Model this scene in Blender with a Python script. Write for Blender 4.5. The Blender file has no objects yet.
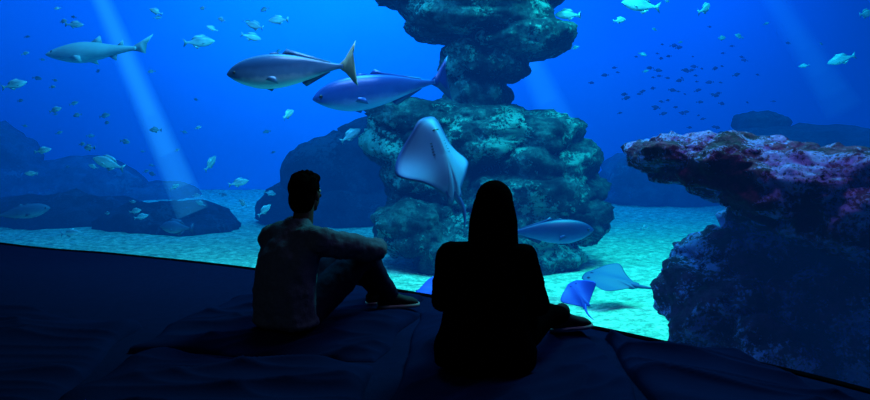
import bpy, bmesh, math, random
from mathutils import Vector, Matrix, noise
random.seed(7)
sc = bpy.context.scene
sc.view_settings.view_transform = 'Standard'
sc.view_settings.look = 'None'

# ------------------------------------------------------------------ helpers
def link(o, parent=None):
    sc.collection.objects.link(o)
    if parent: o.parent = parent
    return o
def mesh_obj(name, bm, mats, parent=None, smooth=True, recalc=True):
    if recalc: bmesh.ops.recalc_face_normals(bm, faces=bm.faces[:])
    me = bpy.data.meshes.new(name); bm.to_mesh(me); bm.free()
    if smooth:
        for p in me.polygons: p.use_smooth = True
    for m in (mats if isinstance(mats, (list, tuple)) else [mats]): me.materials.append(m)
    return link(bpy.data.objects.new(name, me), parent)
def empty(name, loc=(0,0,0)):
    e = bpy.data.objects.new(name, None); e.empty_display_size = .2
    return link(e)
def newmat(name):
    m = bpy.data.materials.new(name); m.use_nodes = True
    nt = m.node_tree; nt.nodes.clear()
    out = nt.nodes.new('ShaderNodeOutputMaterial')
    return m, nt, out
def N(nt, t, **kw):
    n = nt.nodes.new(t)
    for k, v in kw.items(): setattr(n, k, v)
    return n
def ramp(nt, fac, stops):
    r = N(nt, 'ShaderNodeValToRGB'); e = r.color_ramp.elements
    while len(e) < len(stops): e.new(.5)
    for i, (p, c) in enumerate(stops):
        e[i].position = p; e[i].color = (*c, 1)
    nt.links.new(fac, r.inputs[0]); return r
def principled(nt, out, rough=.8, metal=0., spec=.3):
    b = N(nt, 'ShaderNodeBsdfPrincipled')
    b.inputs['Roughness'].default_value = rough
    b.inputs['Metallic'].default_value = metal
    b.inputs['Specular IOR Level'].default_value = spec
    nt.links.new(b.outputs[0], out.inputs['Surface']); return b
def noise_mat(name, stops, scale=3., rough=.85, bump=.3, bscale=20., spec=.3, detail=8, metal=0., dist=.02, coord='Object', tint=None):
    m, nt, out = newmat(name)
    b = principled(nt, out, rough, metal, spec)
    if tint: b.inputs['Specular Tint'].default_value=(*tint,1)
    tc = N(nt, 'ShaderNodeTexCoord')
    n1 = N(nt, 'ShaderNodeTexNoise'); n1.inputs['Scale'].default_value = scale; n1.inputs['Detail'].default_value = detail
    n1.inputs['Roughness'].default_value = .65
    nt.links.new(tc.outputs[coord], n1.inputs['Vector'])
    r = ramp(nt, n1.outputs['Fac'], stops)
    nt.links.new(r.outputs[0], b.inputs['Base Color'])
    n2 = N(nt, 'ShaderNodeTexNoise'); n2.inputs['Scale'].default_value = bscale; n2.inputs['Detail'].default_value = 8
    nt.links.new(tc.outputs[coord], n2.inputs['Vector'])
    bp = N(nt, 'ShaderNodeBump'); bp.inputs['Strength'].default_value = bump; bp.inputs['Distance'].default_value = dist
    nt.links.new(n2.outputs['Fac'], bp.inputs['Height']); nt.links.new(bp.outputs[0], b.inputs['Normal'])
    return m

# ------------------------------------------------------------------ materials
M_carpet = noise_mat('carpet_dark', [(.3,(.0016,.0038,.018)),(.7,(.0024,.0054,.025))], 30, 1., .3, 200, 0.)
M_mat = noise_mat('mat_fabric', [(.3,(.0014,.0036,.018)),(.7,(.0020,.0050,.025))], 2, 1., .12, 60, 0., dist=.01)
M_paint = noise_mat('dark_wall_paint', [(.3,(.0004,.0005,.001)),(.7,(.0008,.0010,.002))], 3, .95, .1, 60, 0.)
M_tankwall = noise_mat('tank_wall_paint', [(.3,(.05,.37,.8)),(.7,(.07,.43,.86))], .35, .95, .1, 4, .0)

def rock_material(name, dark, mid, light, spots, spot_amt=.55, scale=1.6, bump=1., bd=.12):
    m, nt, out = newmat(name)
    b = principled(nt, out, .9, 0, .2)
    tc = N(nt, 'ShaderNodeTexCoord')
    n1 = N(nt, 'ShaderNodeTexNoise'); n1.inputs['Scale'].default_value = scale*1.8; n1.inputs['Detail'].default_value = 14; n1.inputs['Roughness'].default_value = .78
    nt.links.new(tc.outputs['Object'], n1.inputs['Vector'])
    r = ramp(nt, n1.outputs['Fac'], [(.38,dark),(.5,mid),(.64,light)])
    n2 = N(nt, 'ShaderNodeTexNoise'); n2.inputs['Scale'].default_value = scale*11; n2.inputs['Detail'].default_value = 8; n2.inputs['Roughness'].default_value=.75
    nt.links.new(tc.outputs['Object'], n2.inputs['Vector'])
    n3 = N(nt, 'ShaderNodeTexNoise'); n3.inputs['Scale'].default_value = scale*1.3; n3.inputs['Detail'].default_value = 3
    nt.links.new(tc.outputs['Object'], n3.inputs['Vector'])
    mu = N(nt, 'ShaderNodeMath', operation='MULTIPLY'); nt.links.new(n2.outputs['Fac'], mu.inputs[0]); nt.links.new(n3.outputs['Fac'], mu.inputs[1])
    gr = ramp(nt, mu.outputs[0], [(spot_amt*.5,(0,0,0)),(spot_amt*.5+.05,(1,1,1))])
    mx = N(nt, 'ShaderNodeMix', data_type='RGBA')
    nt.links.new(gr.outputs[0], mx.inputs[0]); nt.links.new(r.outputs[0], mx.inputs[6]); mx.inputs[7].default_value = (*spots,1)
    nt.links.new(mx.outputs[2], b.inputs['Base Color'])
    vo = N(nt, 'ShaderNodeTexVoronoi'); vo.inputs['Scale'].default_value = scale*6
    nt.links.new(tc.outputs['Object'], vo.inputs['Vector'])
    ad = N(nt, 'ShaderNodeMath', operation='MULTIPLY_ADD'); nt.links.new(n2.outputs['Fac'], ad.inputs[0]); ad.inputs[1].default_value=1.3; nt.links.new(vo.outputs['Distance'], ad.inputs[2])
    a2 = N(nt, 'ShaderNodeMath', operation='MULTIPLY_ADD'); nt.links.new(n1.outputs['Fac'], a2.inputs[0]); a2.inputs[1].default_value=2.2; nt.links.new(ad.outputs[0], a2.inputs[2])
    bp = N(nt, 'ShaderNodeBump'); bp.inputs['Strength'].default_value = bump; bp.inputs['Distance'].default_value = bd
    nt.links.new(a2.outputs[0], bp.inputs['Height']); nt.links.new(bp.outputs[0], b.inputs['Normal'])
    return m
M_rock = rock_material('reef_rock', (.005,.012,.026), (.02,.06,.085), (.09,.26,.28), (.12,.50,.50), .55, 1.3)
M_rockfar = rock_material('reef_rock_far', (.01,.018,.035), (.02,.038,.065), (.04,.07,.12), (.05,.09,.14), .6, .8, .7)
M_rockhaze = rock_material('reef_rock_hazed', (.04,.06,.10), (.06,.10,.16), (.10,.16,.24), (.10,.18,.26), .6, .8, .5)  # paler copy of the far rock, distance haze put into its colour
M_rocknear = rock_material('coralline_rock', (.010,.003,.018), (.10,.016,.075), (.30,.045,.20), (.42,.32,.98), .52, 3.0, 1., .10)

def sand_material():
    m, nt, out = newmat('tank_sand')
    b = principled(nt, out, .95, 0, .1)
    tc = N(nt, 'ShaderNodeTexCoord')
    n1 = N(nt, 'ShaderNodeTexNoise'); n1.inputs['Scale'].default_value = 9; n1.inputs['Detail'].default_value = 12; n1.inputs['Roughness'].default_value = .8
    nt.links.new(tc.outputs['Object'], n1.inputs['Vector'])
    r = ramp(nt, n1.outputs['Fac'], [(.36,(.08,.20,.14)),(.5,(.36,.56,.38)),(.62,(.85,.98,.72))])
    nt.links.new(r.outputs[0], b.inputs['Base Color'])
    n2 = N(nt, 'ShaderNodeTexNoise'); n2.inputs['Scale'].default_value = 14; n2.inputs['Detail'].default_value = 10
    nt.links.new(tc.outputs['Object'], n2.inputs['Vector'])
    bp = N(nt, 'ShaderNodeBump'); bp.inputs['Strength'].default_value = .8; bp.inputs['Distance'].default_value = .06
    nt.links.new(n2.outputs['Fac'], bp.inputs['Height']); nt.links.new(bp.outputs[0], b.inputs['Normal'])
    return m
M_sand = sand_material()

def fish_material(name, back, side, belly, rough=.4, metal=.2, lo=.22):
    m, nt, out = newmat(name)
    b = principled(nt, out, rough, metal, .5)
    a = N(nt, 'ShaderNodeAttribute', attribute_name='shade')
    tc = N(nt, 'ShaderNodeTexCoord')
    n1 = N(nt, 'ShaderNodeTexNoise'); n1.inputs['Scale'].default_value = 14; n1.inputs['Detail'].default_value = 5
    nt.links.new(tc.outputs['Object'], n1.inputs['Vector'])
    ma = N(nt, 'ShaderNodeMath', operation='MULTIPLY_ADD'); nt.links.new(n1.outputs['Fac'], ma.inputs[0]); ma.inputs[1].default_value=.18
    nt.links.new(a.outputs['Fac'], ma.inputs[2])
    r = ramp(nt, ma.outputs[0], [(lo,belly),(.5,side),(.76,back)])
    nt.links.new(r.outputs[0], b.inputs['Base Color'])
    return m
M_jack = fish_material('amberjack_skin', (.015,.055,.16), (.08,.20,.42), (.48,.64,.84), .3, .15, .36)
M_jackblue = fish_material('blue_amberjack_skin', (.008,.04,.26), (.02,.11,.50), (.14,.34,.85), .3, .15, .32)
M_blue = fish_material('dark_fish_skin', (.01,.03,.14), (.015,.07,.30), (.07,.17,.50), .45, .1)
M_silver = fish_material('silver_fish_skin', (.16,.30,.42), (.38,.58,.75), (.58,.76,.9))
M_shark = fish_material('shark_skin', (.35,.55,.64), (.55,.74,.84), (.7,.85,.92), .7, 0)
M_ray = fish_material('ray_skin', (.010,.040,.20), (.035,.09,.28), (.085,.18,.38), .6, 0, .12)
M_rayblue = fish_material('blue_ray_skin', (.010,.035,.55), (.015,.05,.5), (.15,.25,.6), .6, 0)
M_raygrey = fish_material('grey_ray_skin', (.03,.085,.22), (.06,.13,.28), (.2,.3,.45), .6, 0)
M_tail = noise_mat('amberjack_tail', [(.3,(.12,.15,.15)),(.7,(.22,.25,.20))], 8, .5, .1, 40, .3)
M_eye, nt, out = newmat('fish_eye'); b = principled(nt, out, .15, 0, .6); b.inputs['Base Color'].default_value = (.005,.006,.01,1)

# ------------------------------------------------------------------ glass line (plan view of the curved window)
front = [(-15,13.4),(-9,10.2),(-4.65,7.48),(-3.04,6.75),(-1.60,6.02),(-.25,5.12),(.76,4.28),(1.40,3.66),(1.93,3.05),(2.4,2.2),(2.7,1.2),(2.8,0),(2.8,-2.5)]
def catmull(pts, n=8):
    P = [Vector((*p,0)) for p in pts]; o = []
    for i in range(len(P)-1):
        p0 = P[max(i-1,0)]; p1 = P[i]; p2 = P[i+1]; p3 = P[min(i+2,len(P)-1)]
        for k in range(n):
            t = k/n
            o.append(.5*((2*p1)+(p2-p0)*t+(2*p0-5*p1+4*p2-p3)*t*t+(3*p1-p0-3*p2+p3)*t**3))
    o.append(P[-1]); return [(v.x,v.y) for v in o]
line = catmull(front, 6)
def offset(pl, d):
    o = []
    for i in range(len(pl)):
        a = Vector(pl[max(i-1,0)]); b = Vector(pl[min(i+1,len(pl)-1)])
        t = (b-a).normalized(); nrm = Vector((-t.y, t.x))
        o.append(tuple(Vector(pl[i])+nrm*d))
    return o
def prism(name, poly, z0, z1, mat, smooth=False):
    bm = bmesh.new()
    lo = [bm.verts.new((x,y,z0)) for x,y in poly]; hi = [bm.verts.new((x,y,z1)) for x,y in poly]
    n = len(poly)
    bm.faces.new(lo); bm.faces.new(hi)
    for i in range(n): bm.faces.new((lo[i],lo[(i+1)%n],hi[(i+1)%n],hi[i]))
    bmesh.ops.triangulate(bm, faces=[f for f in bm.faces if len(f.verts)>4])
    return mesh_obj(name, bm, mat, smooth=smooth)

room_poly = line + [(-15,-2.5)]
FLOORZ = -.05
prism('floor', room_poly, -1.0, FLOORZ, M_carpet)
prism('ceiling', room_poly, 3.2, 3.4, M_paint)
prism('wall_back', [(-15,-2.7),(2.8,-2.7),(2.8,-2.5),(-15,-2.5)], -1, 3.4, M_paint)
prism('wall_left', [(-15.2,-2.7),(-15,-2.7),(-15,13.4),(-15.2,13.4)], -1, 3.4, M_paint)
prism('trim_1', line + list(reversed(offset(line,-.05))), FLOORZ, FLOORZ+.008, M_paint)

# acrylic window
M_glass, nt, out = newmat('acrylic_window')
tr = N(nt,'ShaderNodeBsdfTransparent'); gl = N(nt,'ShaderNodeBsdfGlossy'); gl.inputs['Roughness'].default_value=.02
mx = N(nt,'ShaderNodeMixShader'); mx.inputs[0].default_value=.015
nt.links.new(tr.outputs[0],mx.inputs[1]); nt.links.new(gl.outputs[0],mx.inputs[2]); nt.links.new(mx.outputs[0],out.inputs['Surface'])
bm = bmesh.new()
gp = offset(line,.004)
lo = [bm.verts.new((x,y,-.55)) for x,y in gp]; hi=[bm.verts.new((x,y,3.2)) for x,y in gp]
for i in range(len(gp)-1): bm.faces.new((lo[i],lo[i+1],hi[i+1],hi[i]))
mesh_obj('window_1', bm, M_glass)

# water body: absorbing, faintly glowing (in-scattered) homogeneous medium
M_water, nt, out = newmat('sea_water')
ab = N(nt,'ShaderNodeVolumeAbsorption'); ab.inputs['Color'].default_value=(.30,.70,.79,1); ab.inputs['Density'].default_value=.36
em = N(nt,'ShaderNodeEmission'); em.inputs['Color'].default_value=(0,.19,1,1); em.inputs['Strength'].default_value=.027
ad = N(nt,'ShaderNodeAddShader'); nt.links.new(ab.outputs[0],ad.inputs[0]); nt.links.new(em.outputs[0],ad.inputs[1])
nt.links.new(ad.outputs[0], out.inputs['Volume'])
BACK=20.
wl = offset(line,.03)
prism('tank_water', wl+[(14.95,-2.45),(14.95,BACK-.05),(-14.95,BACK-.05)], -1.1, 6.4, M_water)
prism('tank_wall_back', [(-15.2,BACK),(15.2,BACK),(15.2,BACK+.3),(-15.2,BACK+.3)], -1.2, 7.0, M_tankwall)
prism('tank_wall_left', [(-15.4,13.4),(-15.1,13.4),(-15.1,BACK),(-15.4,BACK)], -1.2, 7.0, M_tankwall)
prism('tank_wall_right', [(15.1,-2.7),(15.4,-2.7),(15.4,BACK),(15.1,BACK)], -1.2, 7.0, M_tankwall)
prism('tank_wall_front', [(2.85,-2.7),(15.1,-2.7),(15.1,-2.5),(2.85,-2.5)], -1.2, 7.0, M_paint)

# sand bed (only on the water side of the window)
def inpoly(x,y,poly):
    c=False; j=len(poly)-1
    for i in range(len(poly)):
        xi,yi=poly[i]; xj,yj=poly[j]
        if (yi>y)!=(yj>y) and x<(xj-xi)*(y-yi)/(yj-yi)+xi: c=not c
        j=i
    return c
tank_poly = line+[(15,-2.5),(15,BACK),(-15,BACK)]
bm = bmesh.new()
nx, ny = 220, 170
g=[]
for j in range(ny+1):
    row=[]
    for i in range(nx+1):
        x=-14.95+29.9*i/nx; y=-2.4+(BACK-.02+2.4)*(j/ny)
        z=-.62+.07*noise.fractal(Vector((x*.5,y*.5,1)),1,2,4)+.02*noise.noise(Vector((x*3,y*3,5)))
        z+= .25*max(0,(y-15)/5)
        row.append(bm.verts.new((x,y,z)))
    g.append(row)
for j in range(ny):
    for i in range(nx):
        q=(g[j][i],g[j][i+1],g[j+1][i+1],g[j+1][i])
        if any(inpoly(v.co.x,v.co.y,tank_poly) for v in q): bm.faces.new(q)
bmesh.ops.delete(bm, geom=[v for v in bm.verts if not v.link_faces], context='VERTS')
sand = mesh_obj('tank_sand_bed', bm, M_sand)

# ------------------------------------------------------------------ rocks
def rock(name, blobs, mat, amp=.16, layer=.06, kz=9., sub=5, fine=.035):
    bm = bmesh.new()
    for bi,(cx,cy,cz,rx,ry,rz) in enumerate(blobs):
        c=Vector((cx,cy,cz))
        res = bmesh.ops.create_icosphere(bm, subdivisions=sub, radius=1)
        mr=(rx*ry*rz)**(1/3)
        for v in res['verts']:
            n=v.co.normalized()
            q=Vector([math.copysign(abs(a)**.82,a) for a in n])
            p=c+Vector((q.x*rx,q.y*ry,q.z*rz))
            s=p*(1.1/max(mr,.3))+Vector((bi*3.1,0,0))
            d=amp*mr*1.6*noise.fractal(s,.9,2.1,5)
            rid=(1-abs(noise.noise(p*3.2)))**2
            d+=amp*.35*mr*(rid-.6)*1.4
            lz=p.z*kz+2.2*noise.noise(p*.9)
            d+=layer*(abs(math.sin(lz))-.5)*(1-abs(n.z)**2)
            d+=fine*noise.fractal(p*7,.7,2,3)
            v.co=p+Vector((n.x,n.y,n.z*.7))*d
    return mesh_obj(name, bm, mat)

rock('reef_rock_column', [
    (.50,10.2,3.46,1.42,1.1,.62),(.62,10.0,2.80,1.06,.95,.38),(1.15,9.9,2.48,.74,.75,.26),(.72,10.0,2.20,.60,.6,.36),(.62,10.1,1.74,.44,.5,.50),
    (.12,10.0,1.34,1.12,.9,.28),(.95,9.9,1.10,1.12,.95,.36),(1.50,9.8,.70,.78,.85,.36),(.07,9.8,.92,.95,.9,.40),
    (-.05,9.8,.42,.64,.8,.44),(1.15,9.8,.34,1.12,1.0,.38),(1.75,9.6,.00,.58,.75,.34),(-.24,9.3,-.10,.54,.7,.38),(.35,9.1,-.42,.60,.6,.34),
    (.90,9.7,-.25,1.10,1.0,.50),(1.45,9.3,-.48,.48,.6,.28),(.4,10.2,.3,.9,.7,.9)], M_rock, fine=.05)
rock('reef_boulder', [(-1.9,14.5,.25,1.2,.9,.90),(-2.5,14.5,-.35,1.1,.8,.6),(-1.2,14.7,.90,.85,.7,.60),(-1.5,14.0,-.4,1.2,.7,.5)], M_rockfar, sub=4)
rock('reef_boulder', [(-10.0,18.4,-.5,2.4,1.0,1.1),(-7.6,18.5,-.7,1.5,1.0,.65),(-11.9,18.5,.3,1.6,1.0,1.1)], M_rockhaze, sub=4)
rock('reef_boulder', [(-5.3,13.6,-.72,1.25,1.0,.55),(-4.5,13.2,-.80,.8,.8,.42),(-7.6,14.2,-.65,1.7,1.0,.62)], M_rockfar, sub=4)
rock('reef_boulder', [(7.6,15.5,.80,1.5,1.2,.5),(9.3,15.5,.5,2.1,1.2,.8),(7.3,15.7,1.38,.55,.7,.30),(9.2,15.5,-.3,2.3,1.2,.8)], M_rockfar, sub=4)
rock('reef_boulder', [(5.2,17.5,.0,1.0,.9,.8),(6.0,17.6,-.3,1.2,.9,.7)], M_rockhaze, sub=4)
rock('coralline_rock_outcrop', [
    (1.84,5.1,.95,.38,.50,.13),(2.14,5.0,.87,.50,.62,.20),(2.45,4.9,.76,.60,.75,.24),(2.85,4.85,.60,.68,.80,.27),(3.30,4.85,.42,.7,.85,.30),(3.9,4.9,.20,.9,.9,.38),
    (2.78,5.35,.28,.56,.60,.34),(2.28,5.35,.10,.40,.50,.22),(3.3,5.2,-.1,.95,.8,.45),
    (2.03,5.1,-.14,.37,.50,.28),(2.36,5.0,-.38,.60,.70,.34),(2.9,5.0,-.2,.7,.7,.45),(3.5,4.8,-.45,.9,.9,.45)], M_rocknear, amp=.18, layer=.03, kz=17, fine=.055)

# ------------------------------------------------------------------ fish
def frame(loc, fwd, up=(0,0,1), s=1.):
    X=Vector(fwd).normalized(); Z=Vector(up); Z=(Z-X*Z.dot(X)).normalized(); Y=Z.cross(X)
    m=Matrix.Identity(4)
    for i in range(3): m[i][0]=X[i]*s; m[i][1]=Y[i]*s; m[i][2]=Z[i]*s; m[i][3]=loc[i]
    return m
JACK=dict(prof=[(0,.006,.006),(.03,.042,.032),(.08,.078,.066),(.16,.112,.104),(.28,.134,.138),(.42,.136,.138),(.56,.114,.112),(.70,.076,.073),(.82,.038,.036),(.90,.019,.018),(.94,.020,.020)],
  w=.42, tail=[(-.41,.018),(-.455,.05),(-.525,.145),(-.56,.185),(-.53,.09),(-.470,.0),(-.52,-.08),(-.545,-.155),(-.52,-.135),(-.455,-.05),(-.41,-.018)],
  fins=[[(.16,.126),(.12,.146),(.05,.132)],[(.04,.128),(.0,.162),(-.05,.131),(-.20,.086),(-.34,.042),(-.34,.028),(-.05,.10)],[(-.10,-.108),(-.13,-.135),(-.18,-.095),(-.33,-.040),(-.33,-.025),(-.10,-.085)],[(.20,-.130),(.15,-.155),(.13,-.128)]])
BREAM=dict(prof=[(0,.005,.005),(.05,.06,.05),(.15,.13,.11),(.3,.19,.17),(.45,.20,.18),(.6,.15,.14),(.75,.08,.075),(.87,.035,.035),(.92,.035,.035)],
  w=.34, tail=[(-.40,.035),(-.55,.16),(-.50,.0),(-.55,-.16),(-.40,-.035)],
  fins=[[(.25,.16),(.12,.26),(-.15,.22),(-.28,.09),(-.2,.09)],[(0,-.17),(-.1,-.24),(-.26,-.10),(-.2,-.08)]])
SHARK=dict(prof=[(0,.006,.006),(.05,.03,.03),(.12,.05,.05),(.25,.078,.082),(.38,.088,.088),(.52,.070,.067),(.66,.044,.042),(.78,.028,.026),(.86,.02,.018),(.9,.016,.016)],
  w=.85, tail=[(-.36,.016),(-.44,.045),(-.58,.095),(-.52,.035),(-.47,.005),(-.50,-.05),(-.43,-.03),(-.36,-.016)],
  fins=[[(.06,.078),(-.03,.125),(-.05,.06)],[(-.20,.035),(-.26,.075),(-.27,.025)],[(-.12,-.05),(-.19,-.085),(-.2,-.035)]])
def add_fish(bm, M, spec, pect=.10, bend=0., eye=True, seg=18, tailmi=0):
    L=bm.verts.layers.float.get('shade') or bm.verts.layers.float.new('shade')
    mh=max(p[1] for p in spec['prof'])
    def bx(x,y):
        t=max(0,.2-x); return y+bend*t*t
    def mk(x,y,z,sh=None):
        v=bm.verts.new(M@Vector((x,bx(x,y),z))); v[L]=min(1,max(0,(z/mh+1)/2)) if sh is None else sh; return v
    pr=spec['prof']; rs=[]
    for i in range(len(pr)-1):
        for k in range(3):
            t=k/3
            rs.append([pr[i][j]*(1-t)+pr[i+1][j]*t for j in range(3)])
    rs.append(list(pr[-1]))
    for _ in range(2):
        rs=[rs[0]]+[[ (rs[i-1][j]+2*rs[i][j]+rs[i+1][j])/4 for j in range(3)] for i in range(1,len(rs)-1)]+[rs[-1]]
    prev=None
    for t,u,l in rs:
        x=.5-t; ring=[]
        wd=(u+l)*.5*spec['w']*(1.0 if t<.6 else .8)
        for k in range(seg):
            a=2*math.pi*k/seg
            z=math.sin(a)*(u if math.sin(a)>0 else l); y=math.cos(a)*wd*1.25
            ring.append(mk(x,y,z))
        if prev:
            for k in range(seg): bm.faces.new((prev[k],prev[(k+1)%seg],ring[(k+1)%seg],ring[k]))
        else: bm.faces.new(ring)
        prev=ring
    bm.faces.new(prev)
    def plate(pts, th=.004, tf=None, sh=.62, mi=0):
        a=[];b=[]
        for p in pts:
            if tf: q1=tf(p,th); q2=tf(p,-th)
            else: q1=(p[0],th,p[1]); q2=(p[0],-th,p[1])
            a.append(mk(*q1,sh)); b.append(mk(*q2,sh))
        f1=bm.faces.new(a); f2=bm.faces.new(list(reversed(b))); f1.material_index=mi; f2.material_index=mi
        for i in range(len(pts)):
            j=(i+1)%len(pts); bm.faces.new((a[j],a[i],b[i],b[j])).material_index=mi
        bmesh.ops.triangulate(bm, faces=[f1,f2])
    plate(spec['tail'],sh=.7,mi=tailmi)
    for f in spec['fins']: plate(f)
    i0=rs[len(rs)//3]; wy=(i0[1]+i0[2])*.5*spec['w']*1.2
    for sgn in (1,-1):
        plate([(.22,-.02),(.20,-.05),(.07,-.06-pect*.35),(.09,-.04)] , .003, lambda p,th,s=sgn:(p[0],s*(wy*.85+ (0.22-p[0])*pect*2.0)+th,p[1]),.5)
    if eye:
        for sgn in (1,-1):
            if spec is JACK: ex,ez,er=.425,.012,.013; ey=.083*.42*1.25*.93
            else:
                e=rs[3 if spec is not SHARK else 4]; ex,ez,er=.5-e[0]-.015,.014,.012; ey=(e[1]+e[2])*.5*spec['w']*1.2
            r=bmesh.ops.create_uvsphere(bm,u_segments=10,v_segments=8,radius=er)
            for v in r['verts']:
                c=v.co; v.co=M@Vector((ex+c.x, bx(.4,sgn*ey)+c.y*.5, ez+c.z))
            for f in {f for v in r['verts'] for f in v.link_faces}: f.material_index=1
def fish(name, loc, length, fwd, spec, mat, up=(0,0,1), **kw):
    bm=bmesh.new(); add_fish(bm, frame((0,0,0),fwd,up,length), spec, **kw)
    o=mesh_obj(name,bm,[mat,M_eye,M_tail]); o.location=loc; return o

fish('amberjack', (-1.46,7.0,1.75), 1.30, (-1,.12,-.06), JACK, M_jack, up=(0,-.15,1), bend=.12, tailmi=2)
fish('amberjack', (-.60,7.3,1.57), 1.38, (-1,.05,-.14), JACK, M_jackblue, up=(0,-.1,1), bend=-.10)
fish('grouper', (1.22,7.4,.08), .95, (1,.12,.02), JACK, M_blue, bend=.2)
fish('sand_tiger_shark', (-5.30,11.0,2.44), 1.95, (-1,.25,-.02), SHARK, M_shark, bend=.15)
fish('grey_snapper', (-3.7,10.0,-.2), .5, (-1,.2,.02), BREAM, M_raygrey)
fish('grey_snapper', (-5.9,10.0,.02), .75, (1,.2,.15), JACK, M_raygrey)

def school(name, items, mat):
    bm=bmesh.new()
    for (x,y,z,l,h,pit) in items:
        add_fish(bm, frame((x,y,z),(math.cos(h),math.sin(h),pit),(0,0,1),l), BREAM, seg=10, eye=l>.25, bend=random.uniform(-.3,.3))
    return mesh_obj(name,bm,[mat,M_eye])
pi=math.pi
S=[(-3.36,10,2.45,.42,.3,.1),(-2.57,10,2.68,.30,2.8,.3),(-2.62,10,2.52,.28,.2,-.2),(-2.24,10,2.76,.30,3.0,0),(-1.2,10,1.12,.34,.4,.6),(-1.89,9,1.38,.24,1.0,.5),
 (-4.67,10,.72,.44,3.3,.35),(-4.95,10,.94,.22,2.6,0),(-3.2,10,.72,.30,1.2,.9),(-2.8,10,.44,.28,.4,.2),(-2.43,10,.05,.24,.7,.8),(-6.0,10,1.84,.32,.5,.3),(-5.2,10,-.28,.26,.2,.1),
 (1.89,10,2.84,.36,3.1,0),(2.93,10,2.98,.55,3.2,.12),(2.64,10,2.76,.22,.4,.2),(3.87,10,2.93,.32,.8,.5),(5.8,10,2.2,.36,2.7,-.3),(6.15,10,2.85,.3,.4,.2),
 (-5.4,10.5,2.78,.25,.2,0),(-4.4,10.5,-.1,.2,.5,.2),(-3.9,10.5,.35,.16,.6,.5),(-4.2,10.5,1.2,.2,2.9,0),(-5.6,10,.9,.22,.3,.2),(-1.75,10,.35,.22,.3,.2),(3.0,10,-.2,.16,.4,.2)]
for i in range(58):
    y=random.uniform(9.5,15)
    S.append((random.uniform(-.60,-.22)*y,y,1.05+random.uniform(-.11,.19)*y,random.uniform(.09,.2),random.choice([0,pi])+random.uniform(-.6,.6),random.uniform(-.3,.5)))
for i in range(12):
    y=random.uniform(11,15)
    S.append((random.uniform(.2,.6)*y,y,1.05+random.uniform(.09,.2)*y,random.uniform(.10,.2),random.choice([0,pi])+random.uniform(-.6,.6),random.uniform(-.3,.5)))
school('silver_bream_school', S, M_silver)
S=[]
for i in range(80):
    y=random.uniform(16.5,18.5)
    S.append((random.gauss(.355,.06)*y,y,1.05+random.gauss(.075,.033)*y,random.uniform(.10,.22),random.choice([.1,pi])+random.uniform(-.5,.5),random.uniform(-.2,.3)))
school('small_reef_fish_school', S, M_blue)

# rays
HALF=[(.50,0),(.485,.05),(.45,.085),(.38,.11),(.31,.18),(.21,.31),(.09,.46),(-.02,.56),(-.08,.575),(-.12,.52),(-.18,.36),(-.27,.22),(-.36,.13),(-.40,.10),(-.46,.10),(-.47,.05),(-.42,.02),(-.42,0)]
HALF_BLUNT=[(.50,0),(.50,.05),(.485,.12),(.45,.17),(.40,.22),(.31,.31),(.19,.42),(.06,.52),(-.02,.55),(-.09,.50),(-.17,.37),(-.27,.24),(-.36,.14),(-.40,.11),(-.47,.11),(-.48,.05),(-.43,.02),(-.43,0)]
def ray(name, loc, size, fwd, dorsal, mat, bend=.5, tail=.75, span=1., wave=.03, tailup=.12, half=HALF, fat=.055):
    bm=bmesh.new(); L=bm.verts.layers.float.new('shade')
    M=frame((0,0,0),fwd,dorsal,size)
    hp=[(x,y*span) for x,y in catmull(half,4)]
    out=hp+[(x,-y) for x,y in reversed(hp[1:-1])]
    n=len(out); R=14
    def zb(x,y): return bend*abs(y)**1.7 + wave*math.sin(x*7)*abs(y)*2
    for side in (1,-1):
        prev=None
        c=bm.verts.new(M@Vector((.05,0,side*(fat+.01)))); c[L]=.95 if side>0 else .05
        for k in range(1,R+1):
            rho=k/R; ring=[]
            for (ox,oy) in out:
                x=.05+(ox-.05)*rho; y=oy*rho
                th=(.012+fat*math.exp(-(y/.14)**2))*(1-rho**3)
                v=bm.verts.new(M@Vector((x,y,side*th+zb(x,y)))); v[L]=.95 if side>0 else (.03+.9*max(0,rho-.86)*7)
                ring.append(v)
            for i in range(n):
                j=(i+1)%n
                if prev: bm.faces.new((prev[i],prev[j],ring[j],ring[i]))
                else: bm.faces.new((c,ring[i],ring[j]))
            prev=ring
    prev=None
    for k in range(25):
        t=k/24; x=-.36-tail*t; r=.038*(1-t)**.8+.005; zc=tailup*math.sin(t*2.6)*tail; yc=.08*math.sin(t*3)
        ring=[]
        for a in range(8):
            v=bm.verts.new(M@Vector((x,yc+r*math.cos(a*pi/4),zc+r*math.sin(a*pi/4)))); v[L]=.8; ring.append(v)
        if prev:
            for a in range(8): bm.faces.new((prev[a],prev[(a+1)%8],ring[(a+1)%8],ring[a]))
        prev=ring
    bm.faces.new(prev)
    def lump(x,y,z,rx,ry,rz,mi):
        r=bmesh.ops.create_uvsphere(bm,u_segments=10,v_segments=8,radius=1)
        for v in r['verts']: v.co=M@Vector((x+v.co.x*rx,y+v.co.y*ry,z+zb(x,y)+v.co.z*rz)); v[L]=.9
        if mi:
            for f in {f for v in r['verts'] for f in v.link_faces}: f.material_index=1
    for s in (1,-1):
        lump(.36,s*.085,.03,.03,.02,.025,0); lump(.37,s*.10,.032,.012,.010,.012,1)
        for g in range(5): lump(.20-.032*g,s*(.085+.004*g),-(.010+fat*.62),.005,.018,.010,1)
        lump(-.36,s*.07,-.01,.085,.035,.022,0)
    lump(.33,0,-(.004+fat*.72),.010,.045,.012,1)
    bmesh.ops.remove_doubles(bm,verts=bm.verts[:],dist=1e-5)
    o=mesh_obj(name,bm,[mat,M_eye]); o.location=loc; return o
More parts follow.
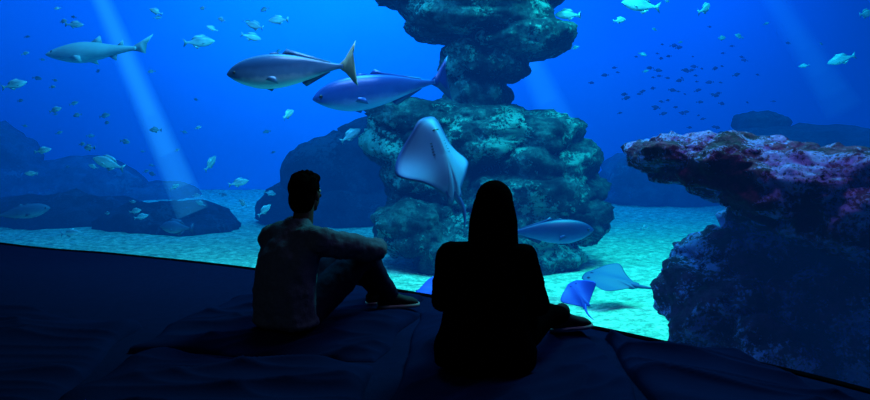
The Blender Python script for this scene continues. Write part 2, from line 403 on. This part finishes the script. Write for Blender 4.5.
ray('eagle_ray', (.06,6.5,.86), .86, (-.32,.12,.93), (-.60,.79,-.1), M_ray, bend=.70, tail=.40, span=.88, wave=.13, tailup=.05, half=HALF_BLUNT, fat=.10)
ray('blue_spotted_stingray', (1.26,6.1,-.30), .31, (-.3,.8,.6), (-.35,-.6,.6), M_rayblue, bend=.5, tail=.6, half=HALF_BLUNT)
ray('stingray', (1.78,7.1,-.38), .58, (-.9,.5,.1), (.15,-.45,.85), M_raygrey, bend=.35, tail=.5, span=.85, half=HALF_BLUNT)
ray('stingray', (-.05,5.9,-.24), .30, (-.9,.2,-.1), (.1,-.5,.85), M_rayblue, bend=.3, tail=.4)

# ------------------------------------------------------------------ light shafts (self-glowing cones put in for beams in the water)
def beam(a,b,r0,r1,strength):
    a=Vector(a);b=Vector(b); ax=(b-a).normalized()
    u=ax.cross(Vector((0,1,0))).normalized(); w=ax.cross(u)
    par=empty('glow_shaft')
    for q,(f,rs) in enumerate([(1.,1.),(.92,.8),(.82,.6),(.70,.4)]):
        m,nt,out=newmat('shaft_glow_%d'%q)
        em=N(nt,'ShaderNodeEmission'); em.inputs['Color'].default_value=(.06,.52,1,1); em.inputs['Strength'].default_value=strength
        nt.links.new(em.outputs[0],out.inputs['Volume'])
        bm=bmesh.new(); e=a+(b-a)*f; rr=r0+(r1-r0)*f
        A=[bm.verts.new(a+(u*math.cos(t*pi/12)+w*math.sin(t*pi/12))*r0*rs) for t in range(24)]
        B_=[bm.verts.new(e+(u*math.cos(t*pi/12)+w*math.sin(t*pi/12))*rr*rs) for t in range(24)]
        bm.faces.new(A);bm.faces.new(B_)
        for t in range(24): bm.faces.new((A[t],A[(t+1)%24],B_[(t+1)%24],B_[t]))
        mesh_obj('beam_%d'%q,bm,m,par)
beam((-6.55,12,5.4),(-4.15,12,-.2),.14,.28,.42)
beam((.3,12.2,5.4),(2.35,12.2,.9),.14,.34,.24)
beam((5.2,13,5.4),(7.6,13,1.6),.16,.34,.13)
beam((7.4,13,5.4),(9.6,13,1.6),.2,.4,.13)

# ------------------------------------------------------------------ mats on the floor
def floor_mat(name, q, top, seed, th=.055, ang=.6):
    bm=bmesh.new(); n=120; q=[Vector((*p,0)) for p in q]
    T=[]; ca,sa=math.cos(ang),math.sin(ang)
    for j in range(n+1):
        row=[]
        for i in range(n+1):
            u=i/n; v=j/n
            p=(q[0]*(1-u)+q[3]*u)*(1-v)+(q[1]*(1-u)+q[2]*u)*v
            p+=Vector((noise.noise(p*2+Vector((seed,0,0))),noise.noise(p*2+Vector((0,seed,0))),0))*.08
            e=min(u,1-u,v,1-v)*2*.6
            prof=min(1,e/.14); prof=math.sqrt(max(0,1-(1-prof)**2))
            # long soft creases running mostly one way, like a loose cover
            a=p.x*ca+p.y*sa+.18*noise.noise(p*1.4+Vector((seed,2,0))); b_=-p.x*sa+p.y*ca
            w=(1-abs(noise.noise(Vector((a*.9+seed,b_*3.4,seed)))))**5*.050
            w+=(1-abs(noise.noise(Vector((a*1.3+seed,b_*6.5+a*1.5,seed+4)))))**5*.020
            w+=.016*noise.noise(p*1.6+Vector((seed,)*3))
            row.append(bm.verts.new((p.x,p.y,FLOORZ+.003+(th+top-.003)*prof+ (w-.040)*prof)))
        T.append(row)
    for j in range(n):
        for i in range(n): bm.faces.new((T[j][i],T[j][i+1],T[j+1][i+1],T[j+1][i]))
    return mesh_obj(name,bm,M_mat,recalc=False)
floor_mat('floor_cushion',[(-3.2,2.5),(-3.1,4.6),(-1.72,4.1),(-1.55,2.5)],.02,1.3,ang=.3)
floor_mat('floor_cushion',[(-1.62,3.62),(-1.35,4.85),(-.03,4.82),(-.28,3.45)],.005,4.1,ang=.5)
floor_mat('floor_cushion',[(-1.5,2.2),(-1.52,3.55),(-.3,3.38),(-.28,2.2)],.02,7.7,ang=.2)
floor_mat('floor_cushion',[(-.22,2.3),(-.10,4.45),(.86,3.93),(.86,2.3)],.005,9.2,ang=1.0)
floor_mat('floor_cushion',[(.92,2.2),(.90,3.85),(1.45,3.35),(1.85,2.4)],.03,12.9,ang=-.5)

# ------------------------------------------------------------------ people
def sph(bm,c,r,seg=20):
    r=Vector(r) if not isinstance(r,(int,float)) else Vector((r,r,r))
    g=bmesh.ops.create_uvsphere(bm,u_segments=seg,v_segments=seg//2+2,radius=1)
    for v in g['verts']: v.co=Vector(c)+Vector((v.co.x*r.x,v.co.y*r.y,v.co.z*r.z))
def loft(bm, rings, n=24):
    prev=None
    for c,u,v in rings:
        ring=[bm.verts.new(Vector(c)+Vector(u)*math.cos(2*pi*k/n)+Vector(v)*math.sin(2*pi*k/n)) for k in range(n)]
        if prev:
            for k in range(n): bm.faces.new((prev[k],prev[(k+1)%n],ring[(k+1)%n],ring[k]))
        else: bm.faces.new(ring)
        prev=ring
    bm.faces.new(prev)
def limb(bm, pts, rad):
    pts=[Vector(p) for p in pts]
    for i,(p,r) in enumerate(zip(pts,rad)):
        sph(bm,p,r,16)
        if i:
            a=pts[i-1]; ax=(p-a).normalized(); h=Vector((0,0,1)) if abs(ax.z)<.9 else Vector((1,0,0))
            u=ax.cross(h).normalized(); w=ax.cross(u)
            rings=[]
            for t in (0,.25,.5,.75,1):
                rr=rad[i-1]*(1-t)+r*t
                rings.append((a+(p-a)*t,u*rr,w*rr))
            loft(bm,rings,16)
_tex=bpy.data.textures.new('cloth_folds','CLOUDS'); _tex.noise_scale=.09; _tex.noise_depth=2
def skinned(name,bm,mat,parent,vox,sm=4,disp=0.):
    o=mesh_obj(name,bm,mat,parent)
    r=o.modifiers.new('fuse','REMESH'); r.mode='VOXEL'; r.voxel_size=vox; r.use_smooth_shade=True
    s=o.modifiers.new('soft','SMOOTH'); s.iterations=sm; s.factor=.5
    if disp:
        d=o.modifiers.new('folds','DISPLACE'); d.texture=_tex; d.strength=disp; d.mid_level=.5; d.texture_coords='LOCAL'
    return o
M_skin = noise_mat('skin',[(.3,(.030,.024,.024)),(.7,(.040,.032,.030))],6,.8,.1,80,.0,dist=.002)
M_hair = noise_mat('dark_hair',[(.3,(.001,.001,.001)),(.7,(.0022,.002,.002))],40,.9,.6,120,.0,dist=.004)
M_sweater = noise_mat('grey_sweater',[(.3,(.032,.046,.072)),(.7,(.046,.064,.096))],60,.95,.5,90,.0,dist=.006)
M_jeans = noise_mat('dark_jeans',[(.3,(.004,.006,.018)),(.7,(.007,.011,.027))],20,.95,.3,90,.0,dist=.004)
M_black = noise_mat('black_cloth',[(.3,(.0006,.0006,.0010)),(.7,(.0012,.0012,.0018))],10,.95,.3,70,.0,dist=.004)
M_shoe = noise_mat('dark_sneaker',[(.3,(.006,.007,.010)),(.7,(.012,.013,.018))],10,.8,.2,70,.05,dist=.002)
M_sole = noise_mat('sneaker_sole',[(.3,(.12,.13,.15)),(.7,(.18,.19,.21))],10,.8,.2,70,.1,dist=.002)
M_eyew, nt, out = newmat('eye_white'); b=principled(nt,out,.5,0,.1); b.inputs['Base Color'].default_value=(.2,.2,.2,1)

def head(parent, loc, fwd, long_hair):
    f=Vector(fwd).normalized(); r=f.cross(Vector((0,0,1))).normalized(); u=r.cross(f)
    F=Matrix.Identity(4)
    for i in range(3): F[i][0]=r[i];F[i][1]=f[i];F[i][2]=u[i];F[i][3]=loc[i]
    def fin(name,bm,mat,vox,sm,disp=0.):
        bm.transform(F); return skinned(name,bm,mat,parent,vox,sm,disp)
    bm=bmesh.new()
    sph(bm,(0,-.012,.025),(.074,.092,.088)); sph(bm,(0,.022,-.035),(.058,.068,.078)); sph(bm,(0,.062,-.094),(.026,.022,.018))
    sph(bm,(0,.078,.018),(.045,.014,.012))
    limb(bm,[(0,.088,.01),(0,.104,-.022)],[.008,.013]); sph(bm,(.012,.096,-.026),.008); sph(bm,(-.012,.096,-.026),.008)
    sph(bm,(0,.084,-.054),(.024,.010,.005)); sph(bm,(0,.083,-.066),(.021,.010,.006))
    for s in (1,-1):
        sph(bm,(s*.035,.072,-.02),(.018,.014,.014))
        sph(bm,(s*.076,-.002,-.012),(.010,.018,.030)); sph(bm,(s*.072,.004,-.034),(.008,.009,.012))
    limb(bm,[(0,-.02,-.06),(0,-.045,-.165)],[.054,.060])
    fin('head',bm,M_skin,.005,3)
    for s in (1,-1):
        bm=bmesh.new(); sph(bm,(s*.031,.080,.002),.0115,14); bm.transform(F); mesh_obj('eyeball',bm,M_eyew,parent)
        bm=bmesh.new(); sph(bm,(s*.031,.0905,.002),(.005,.003,.005),12); bm.transform(F); mesh_obj('iris',bm,M_hair,parent)
    bm=bmesh.new()
    if not long_hair:
        sph(bm,(0,-.024,.036),(.086,.100,.088)); sph(bm,(0,-.050,-.03),(.078,.066,.088)); sph(bm,(0,.045,.080),(.062,.048,.036))
        for k in range(70):
            a=random.uniform(0,2*pi); e=random.uniform(.3,1.45)
            p=Vector((math.cos(a)*math.cos(e)*.085,-.02+math.sin(a)*math.cos(e)*.096,.038+math.sin(e)*.086))
            limb(bm,[p*.93,p+Vector((random.uniform(-.012,.012),.004,.010))],[.012,.005])
    else:
        sph(bm,(0,-.022,.034),(.088,.104,.094)); sph(bm,(0,-.045,-.03),(.090,.088,.09))
        loft(bm,[((0,-.035,.05),(.080,0,0),(0,.085,0)),((0,-.045,-.02),(.098,0,0),(0,.088,0)),((0,-.055,-.10),(.108,0,0),(0,.075,0)),((0,-.075,-.19),(.112,0,0),(0,.055,0)),((-.005,-.085,-.27),(.105,0,0),(0,.04,0)),((-.01,-.085,-.33),(.07,0,0),(0,.022,0))])
        for k in range(40):
            a=random.uniform(-.15,pi+.15)+pi
            x=math.cos(a); y=math.sin(a)
            pts=[(x*.085,-.03+y*.085,.03),(x*.104,-.045+y*.085,-.06),(x*.110,-.06+y*.07,-.16),(x*(.104+random.uniform(-.02,.02)),-.075+y*.05,-.26-random.uniform(0,.08))]
            limb(bm,pts,[.008,.010,.010,.004])
    fin('hair',bm,M_hair,.006,2)

def hand(bm, wrist, d, nrm, side, curl=.5, s=1.):
    d=Vector(d).normalized(); nrm=Vector(nrm); nrm=(nrm-d*nrm.dot(d)).normalized(); lat=d.cross(nrm)*side
    w=Vector(wrist)
    loft(bm,[(w-d*.02,lat*.026*s,nrm*.019*s),(w+d*.02*s,lat*.034*s,nrm*.017*s),(w+d*.06*s,lat*.042*s,nrm*.015*s),(w+d*.09*s,lat*.040*s,nrm*.012*s)],18)
    for k,(off,ln) in enumerate([(.031,.072),(.011,.082),(-.010,.076),(-.030,.060)]):
        p=w+d*(.075*s)+lat*off*s; pts=[p]; ang=.15
        for q,fr in enumerate((.18,.42,.30,.26)):
            dirv=d*math.cos(ang)-nrm*math.sin(ang)+lat*off*2.2
            p=p+dirv*ln*fr*s; pts.append(p); ang+=curl*(.6 if q==0 else 1)
        limb(bm,pts,[.0095*s,.0092*s,.0085*s,.0078*s,.0066*s])
    p=w+d*.022*s+lat*.026*s
    limb(bm,[p,p+(d*.5+lat*.8-nrm*.25).normalized()*.036*s,p+(d*.5+lat*.8-nrm*.25).normalized()*.036*s+(d*.9+lat*.25-nrm*.5).normalized()*.030*s,
             p+(d*.5+lat*.8-nrm*.25).normalized()*.036*s+(d*.9+lat*.15-nrm*.6).normalized()*.052*s],[.014*s,.0115*s,.010*s,.008*s])
def shoe(parent,ankle,toe,k=''):
    a=Vector(ankle);t=Vector(toe); d=(t-a); d.z=0; d.normalize(); lat=Vector((-d.y,d.x,0)); up=Vector((0,0,1))
    base=Vector((a.x,a.y,0))
    bm=bmesh.new()
    R=[(-.075,.026,.030,.045),(-.05,.036,.045,.055),(0,.038,.060,.062),(.05,.040,.042,.048),(.10,.046,.032,.038),(.15,.042,.026,.032),(.185,.022,.014,.022)]
    loft(bm,[(base+d*x+up*(cz),lat*w,up*h) for x,w,h,cz in R],18)
    limb(bm,[base+up*.06,a+up*.02],[.042,.046])
    skinned('shoe_upper'+k,bm,M_shoe,parent,.006,3)
    bm=bmesh.new()
    pl=[(-.082,.0),(-.07,.030),(-.03,.040),(.04,.040),(.10,.050),(.15,.047),(.19,.025),(.197,0)]
    pl=pl+[(x,-y) for x,y in reversed(pl[1:-1])]
    lo=[bm.verts.new(base+d*x+lat*y+up*.002) for x,y in pl]; hi=[bm.verts.new(base+d*x+lat*y+up*.022) for x,y in pl]
    bm.faces.new(lo);bm.faces.new(hi)
    for i in range(len(pl)): j=(i+1)%len(pl); bm.faces.new((lo[i],lo[j],hi[j],hi[i]))
    mesh_obj('shoe_sole'+k,bm,M_sole,parent)

# ---- man
man=empty('seated_man')
f=Vector((.5,.866,0)); r=Vector((.866,-.5,0)); O=Vector((-.80,3.88,0)); up=Vector((0,0,1))
B=lambda a,b,c:O+r*a+f*b+up*c
bm=bmesh.new()
loft(bm,[(B(0,-.03,.035),r*.190,f*.140),(B(0,-.035,.06),r*.206,f*.158),(B(0,-.035,.12),r*.196,f*.150),(B(0,-.045,.22),r*.190,f*.140),(B(0,-.035,.32),r*.190,f*.137),(B(0,-.01,.42),r*.198,f*.137),(B(0,.02,.49),r*.194,f*.118),(B(0,.04,.54),r*.160,f*.095),(B(0,.055,.58),r*.090,f*.075),(B(0,.065,.615),r*.064,f*.062)])
sR=B(.195,.03,.495); eR=Vector((-.335,3.98,.425)); wR=Vector((-.345,4.235,.41))
sL=B(-.165,.03,.490); eL=Vector((-.84,4.24,.31)); wL=Vector((-.64,4.36,.37))
limb(bm,[B(.10,.03,.50),sR,(sR+eR)/2,eR,(eR*.6+wR*.4),wR],[.088,.082,.074,.066,.060,.044])
limb(bm,[B(-.09,.03,.50),sL,(sL+eL)/2,eL,wL],[.088,.076,.060,.054,.038])
skinned('sweater',bm,M_sweater,man,.010,4,.034)
bm=bmesh.new()
loft(bm,[(B(0,-.03,.015),r*.15,f*.11),(B(0,-.03,.06),r*.175,f*.13),(B(0,-.02,.14),r*.17,f*.13),(B(0,-.03,.2),r*.15,f*.11)])
hR=B(.095,.02,.11); kR=Vector((-.415,4.13,.385)); aR=Vector((-.285,4.38,.09))
hL=B(-.095,.04,.11); kL=Vector((-.56,4.26,.385)); aL=Vector((-.37,4.48,.09))
limb(bm,[hR,(hR+kR)/2+Vector((0,0,-.01)),kR,kR*.6+aR*.4+Vector((-.01,-.01,0)),aR],[.106,.100,.078,.070,.055])
limb(bm,[hL,(hL+kL)/2,kL,kL*.6+aL*.4,aL],[.106,.098,.076,.070,.053])
skinned('jeans',bm,M_jeans,man,.010,4,.018)
shoe(man,aR,(-.13,4.43,.0)); shoe(man,aL,(-.24,4.58,.0),'_2')
bm=bmesh.new()
hand(bm,wR+Vector((0,.02,0)),(-.75,.5,-.25),(.2,.6,.6),1,.45); hand(bm,wL+Vector((.02,.01,0)),(.9,.25,-.2),(.0,.5,.7),-1,.45)
skinned('hands',bm,M_skin,man,.0035,2)
head(man,B(.01,.12,.748),(.42,.90,.05),False)

# ---- woman
wom=empty('seated_woman')
f=Vector((.24,.971,0)); r=Vector((.971,-.24,0)); O=Vector((.235,3.24,0))
bm=bmesh.new()
loft(bm,[(B(0,-.03,.02),r*.235,f*.16),(B(0,-.03,.10),r*.240,f*.17),(B(0,-.04,.20),r*.205,f*.145),(B(0,-.035,.30),r*.180,f*.125),(B(0,-.01,.40),r*.180,f*.125),(B(0,.015,.48),r*.178,f*.108),(B(0,.03,.54),r*.150,f*.085),(B(0,.045,.58),r*.075,f*.065),(B(0,.055,.61),r*.055,f*.055)])
sR=B(.175,.02,.505); eR=B(.235,.13,.27); wR=B(.08,.33,.24)
sL=B(-.175,.02,.505); eL=B(-.235,.10,.27); wL=B(-.07,.33,.24)
for s_,e_,w_ in ((sR,eR,wR),(sL,eL,wL)): limb(bm,[(s_+B(0,.03,.5))/2,s_,(s_+e_)/2,e_,w_],[.075,.066,.060,.052,.036])
skinned('coat',bm,M_black,wom,.010,5,.016)
bm=bmesh.new()
loft(bm,[(B(0,-.02,.015),r*.19,f*.13),(B(0,-.02,.08),r*.21,f*.15),(B(0,-.02,.16),r*.18,f*.13)])
hR=B(.10,.03,.11); kR=Vector((.56,3.56,.16)); aR=Vector((.70,3.86,.085))
hL=B(-.10,.05,.11); kL=Vector((.12,3.62,.22)); aL=Vector((.42,3.86,.085))
limb(bm,[hR,(hR+kR)/2,kR,kR*.6+aR*.4,aR],[.100,.088,.064,.058,.044])
limb(bm,[hL,(hL+kL)/2,kL,kL*.6+aL*.4,aL],[.100,.088,.064,.058,.044])
skinned('trousers',bm,M_black,wom,.010,4,.012)
shoe(wom,aR,(.86,3.93,.0)); shoe(wom,aL,(.55,3.98,.0),'_2')
bm=bmesh.new()
hand(bm,wR,(r*-.7+f*.6-up*.3),(0,.3,.9),1,.4,.92); hand(bm,wL,(r*.7+f*.6-up*.3),(0,.3,.9),-1,.4,.92)
skinned('hands',bm,M_skin,wom,.0035,2)
head(wom,B(.03,.09,.735),(.30,.95,.06),True)

# ------------------------------------------------------------------ lights
def area(name, loc, target, sx, sy, power, col):
    l=bpy.data.lights.new(name,'AREA'); l.shape='RECTANGLE'; l.size=sx; l.size_y=sy; l.energy=power; l.color=col
    o=bpy.data.objects.new(name,l); link(o); o.location=loc
    o.rotation_euler=(Vector(target)-Vector(loc)).to_track_quat('-Z','Y').to_euler(); return o
area('tank_light_main',(3.8,10.5,6.2),(3.8,10.5,0),8,8,1050,(.10,.95,.90))
area('tank_light_sand',(2.7,7.6,5.6),(2.3,8.4,0),2.5,2.5,1500,(.10,1,.74))
area('tank_light_reef',(-1.5,7.3,5.3),(.5,10,.8),2,2,620,(.12,.72,1))
area('tank_light_left',(-5,9.5,6.0),(-4.5,11,0),6,4,280,(.2,.65,1))
area('fish_fill_light',(-1.3,6.25,2.95),(-1.0,7.25,1.45),1.4,.5,50,(.4,.72,1))  # added fill lamp that brightens the fish sides, not a tank fixture
area('tank_light_outcrop',(2.3,4.6,3.5),(2.6,5.1,0),1.5,1.5,72,(.95,.5,1))
area('tank_light_wall_left',(-3.0,16.2,6.3),(-3.0,20,3.2),8,1.5,2500,(.1,.54,1))
area('tank_light_wall_right',(6.5,16.2,6.3),(6.5,20,3.2),8,1.5,1300,(.1,.38,1))
area('tank_light_wall_far_left',(-11,16.2,6.3),(-11,20,3.2),5,1.5,550,(.1,.44,1))
area('room_fill_light',(-1.9,.2,3.0),(-.9,3.9,.3),1.0,1.0,12,(.62,.8,1))  # unseen soft fill, added to bring out the man's sweater

w=bpy.data.worlds.new('world'); sc.world=w; w.use_nodes=True
w.node_tree.nodes['Background'].inputs[0].default_value=(0,.002,.006,1); w.node_tree.nodes['Background'].inputs[1].default_value=1

cam=bpy.data.cameras.new('camera'); co=link(bpy.data.objects.new('camera',cam))
co.location=(0,0,1.05); co.rotation_euler=(math.radians(90),0,0)
cam.sensor_width=36; cam.lens=700*36/870; cam.shift_y=-60/870; cam.clip_end=200
sc.camera=co
